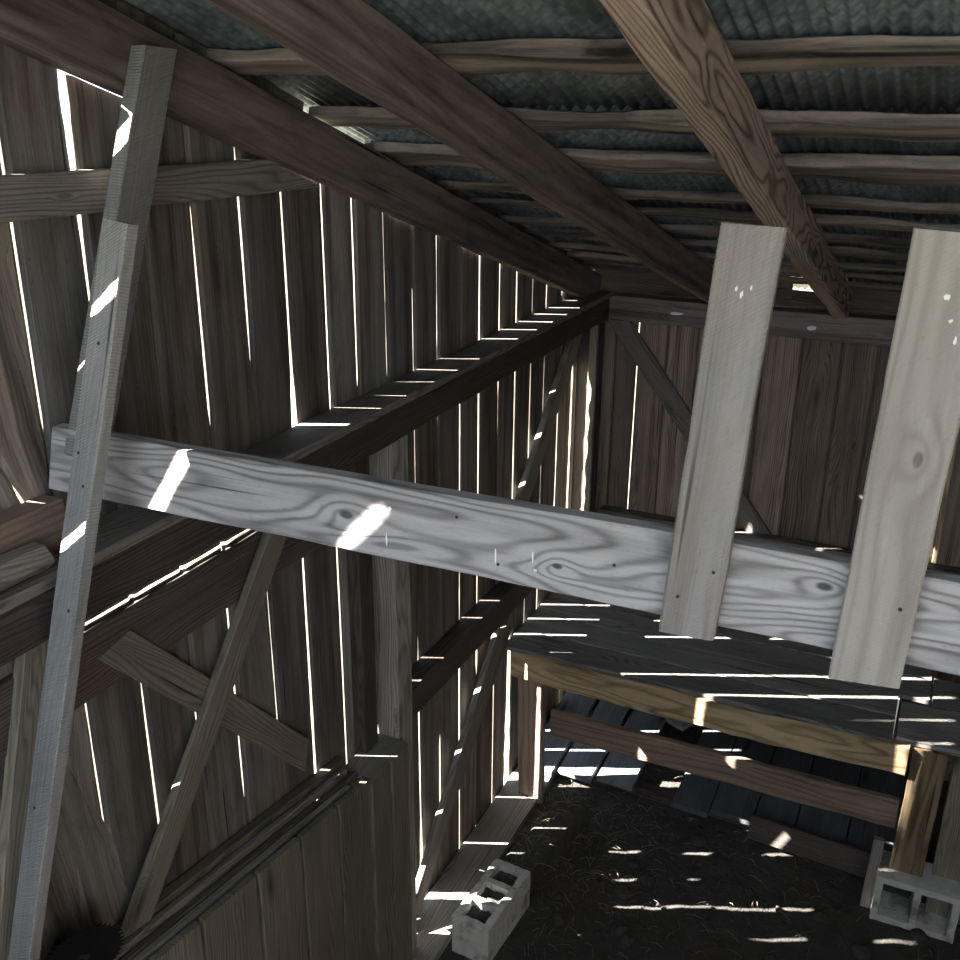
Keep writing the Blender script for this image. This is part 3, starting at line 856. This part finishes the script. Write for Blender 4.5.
M1 = Matrix.Translation((0.24, 2.93, 0.0)) @ Matrix.Rotation(R(-4), 4, 'Z')
o, xs1, ys1 = block('concrete_block', M1, (0.175, 0.395, 0.195), 3, 'pale concrete block with three soil-filled cores lying near the foot of the left wall')
bpy.context.view_layer.update()
for k in range(3):     # packed dirt inside the cores
    b = MB(); vs = []; N = 8
    ya, yb2 = ys1[1 + 2 * k] + .003, ys1[2 + 2 * k] - .003
    for j in range(N + 1):
        for i in range(N + 1):
            x = .036 + (xs1[2] - .040) * i / N + 0; x = min(x, xs1[2] - .004)
            y = ya + (yb2 - ya) * j / N
            vs.append(Vector((x, y, 0.165 + 0.015 * noise.noise(Vector((x * 50, y * 50, k))))))
    fs = [(j * (N + 1) + i, j * (N + 1) + i + 1, (j + 1) * (N + 1) + i + 1, (j + 1) * (N + 1) + i) for j in range(N) for i in range(N)]
    b.add(vs, fs, vs); d = b.build('core_soil_and_shade', M_SOIL, matrix=M1, smooth=True); d.parent = o; d.matrix_parent_inverse = o.matrix_world.inverted()
# right block: cores face the viewer
M2 = Matrix.Translation((2.23, 4.09, 0.0)) @ Matrix.Rotation(R(90), 4, 'Z') @ Matrix.Translation((0, 0, 0))
# local z (cores) -> world -y ; local x -> world z ; local y -> world x
M2 = Matrix(((0, 1, 0, 1.838), (0, 0, -1, 4.09), (1, 0, 0, 0.0), (0, 0, 0, 1)))
ob2, xs2, ys2 = block('concrete_block', M2, (0.238, 0.34, 0.19), 2, 'grey concrete block with dark hollow cores under the right post of the feed platform')
bpy.context.view_layer.update()
for k in range(2):     # dark sheets at the back put shade into the hollow cores
    ya, yb2 = ys2[1 + 2 * k] + .003, ys2[2 + 2 * k] - .003
    b = MB(); vs = [Vector((x, y, 0.03 + 0.01 * noise.noise(Vector((x * 40, y * 40, 0))))) for x in (.035, .09, .15, xs2[2] - .003) for y in (ya, (ya + yb2) / 2, yb2)]
    b.add(vs, [(i * 3 + j, i * 3 + j + 1, i * 3 + j + 4, i * 3 + j + 3) for i in range(3) for j in range(2)], vs)
    d = b.build('core_soil_and_shade', M_SOIL, matrix=M2, smooth=True); d.parent = ob2; d.matrix_parent_inverse = ob2.matrix_world.inverted()
beam('curb_timber', (0.335, 3.36, 0.065), (0.435, 3.93, 0.06), 0.15, 0.15, (0, 0, 1), mat_flat('soil_caked_timber', (0.05, 0.048, 0.045), .95, 0, .7, 18), 'soil-caked timber in line behind the pale concrete block', 'timber', wob=0.012, c=0.012)
beam('sill_board', (0.11, 2.45, 0.018), (0.11, 4.86, 0.018), 0.20, 0.036, (0, 0, 1), W_GREY, 'flat sill board on the ground along the foot of the left wall', 'board', tone=1.3, wob=0.004)
beam('stake', (1.812, 3.97, 0.0), (1.822, 3.975, 0.375), 0.045, 0.022, (0, -1, 0), W_GREY, 'short grey stake left of the hollow concrete block', 'stake', tone=1.2, wob=0.003)
beam('ground_plank', (1.25, 4.16, 0.10), (1.86, 4.12, 0.10), 0.12, 0.03, (0, -1, 0.3), W_DARK, 'dark board lying on edge below the lower rail, right of the middle', 'board', tone=1.3)

# ------------------------------------------------------------------ straw, clods
def straw():
    b = MB()
    for k in range(900):
        if k % 3: x, y = random.uniform(0.28, 2.6), random.uniform(2.6, 4.9)
        else: x, y = random.gauss(0.5, 0.2), random.gauss(3.75, 0.35)
        if x < 0.24: x = 0.24 + random.random() * .3
        if y > 4.95: y = 4.9
        a = random.uniform(0, math.pi); ln = random.uniform(0.02, 0.085); r = random.uniform(0.0006, 0.0014)
        z = 0.018 + random.uniform(0, 0.015)
        if 0.2 < x < 0.44 and 2.88 < y < 3.95: z += 0.16
        tilt = random.uniform(-0.5, 0.5)
        d = Vector((math.cos(a), math.sin(a), tilt * 0.3)); s = Vector((-math.sin(a), math.cos(a), 0)) * r
        p = Vector((x, y, z)); vs = []
        for u in (0, .5, 1):
            q = p + d * ln * u + Vector((0, 0, 0.008 * math.sin(u * math.pi)))
            vs += [q + s, q + Vector((0, 0, r * 1.5)), q - s]
        fs = []
        for i in (0, 3):
            for j in range(3): fs.append((i + j, i + (j + 1) % 3, i + 3 + (j + 1) % 3, i + 3 + j))
        b.add(vs, fs, vs)
    o = b.build('straw_litter', M_STRAW); tag(o, 'scattered old straw and chaff over the dark soil', 'straw', kind='stuff')
straw()
def clods():
    import bmesh
    bm = bmesh.new()
    for k in range(420):
        x, y = random.uniform(0.5, 2.5), random.uniform(2.7, 4.6)
        r = random.uniform(0.006, 0.022) if k > 25 else random.uniform(0.025, 0.045)
        mt = Matrix.Translation((x, y, 0.008 + r * .25)) @ Matrix.Rotation(random.uniform(0, 6), 4, 'Z') @ Matrix.Diagonal((1, random.uniform(.6, 1), .6, 1))
        bmesh.ops.create_icosphere(bm, subdivisions=1 if k > 25 else 2, radius=r, matrix=mt)
    for v in bm.verts: v.co += noise.noise_vector(v.co * 45) * 0.006
    me = bpy.data.meshes.new('soil_clods'); bm.to_mesh(me); bm.free(); me.materials.append(M_CLOD)
    o = bpy.data.objects.new('soil_clods', me); COL.objects.link(o)
    tag(o, 'loose clods and crumbs of dark earth on the floor', 'soil clods', kind='stuff')
clods()

for o in bpy.data.objects:
    k = o.name.split('.')[0]
    if o.parent is None and 'label' in o:
        g = {'rafter': 'rafters under the metal roof', 'roof_batten': 'rough battens across the rafters', 'floor_slat': 'slats under the feed platform',
             'upright_board': 'upright boards nailed over the long plank', 'concrete_block': 'hollow concrete blocks on the soil floor',
             'brace': 'diagonal braces of the barn frame', 'girt': 'horizontal rails of the barn walls'}.get(k)
        if g: o['group'] = g
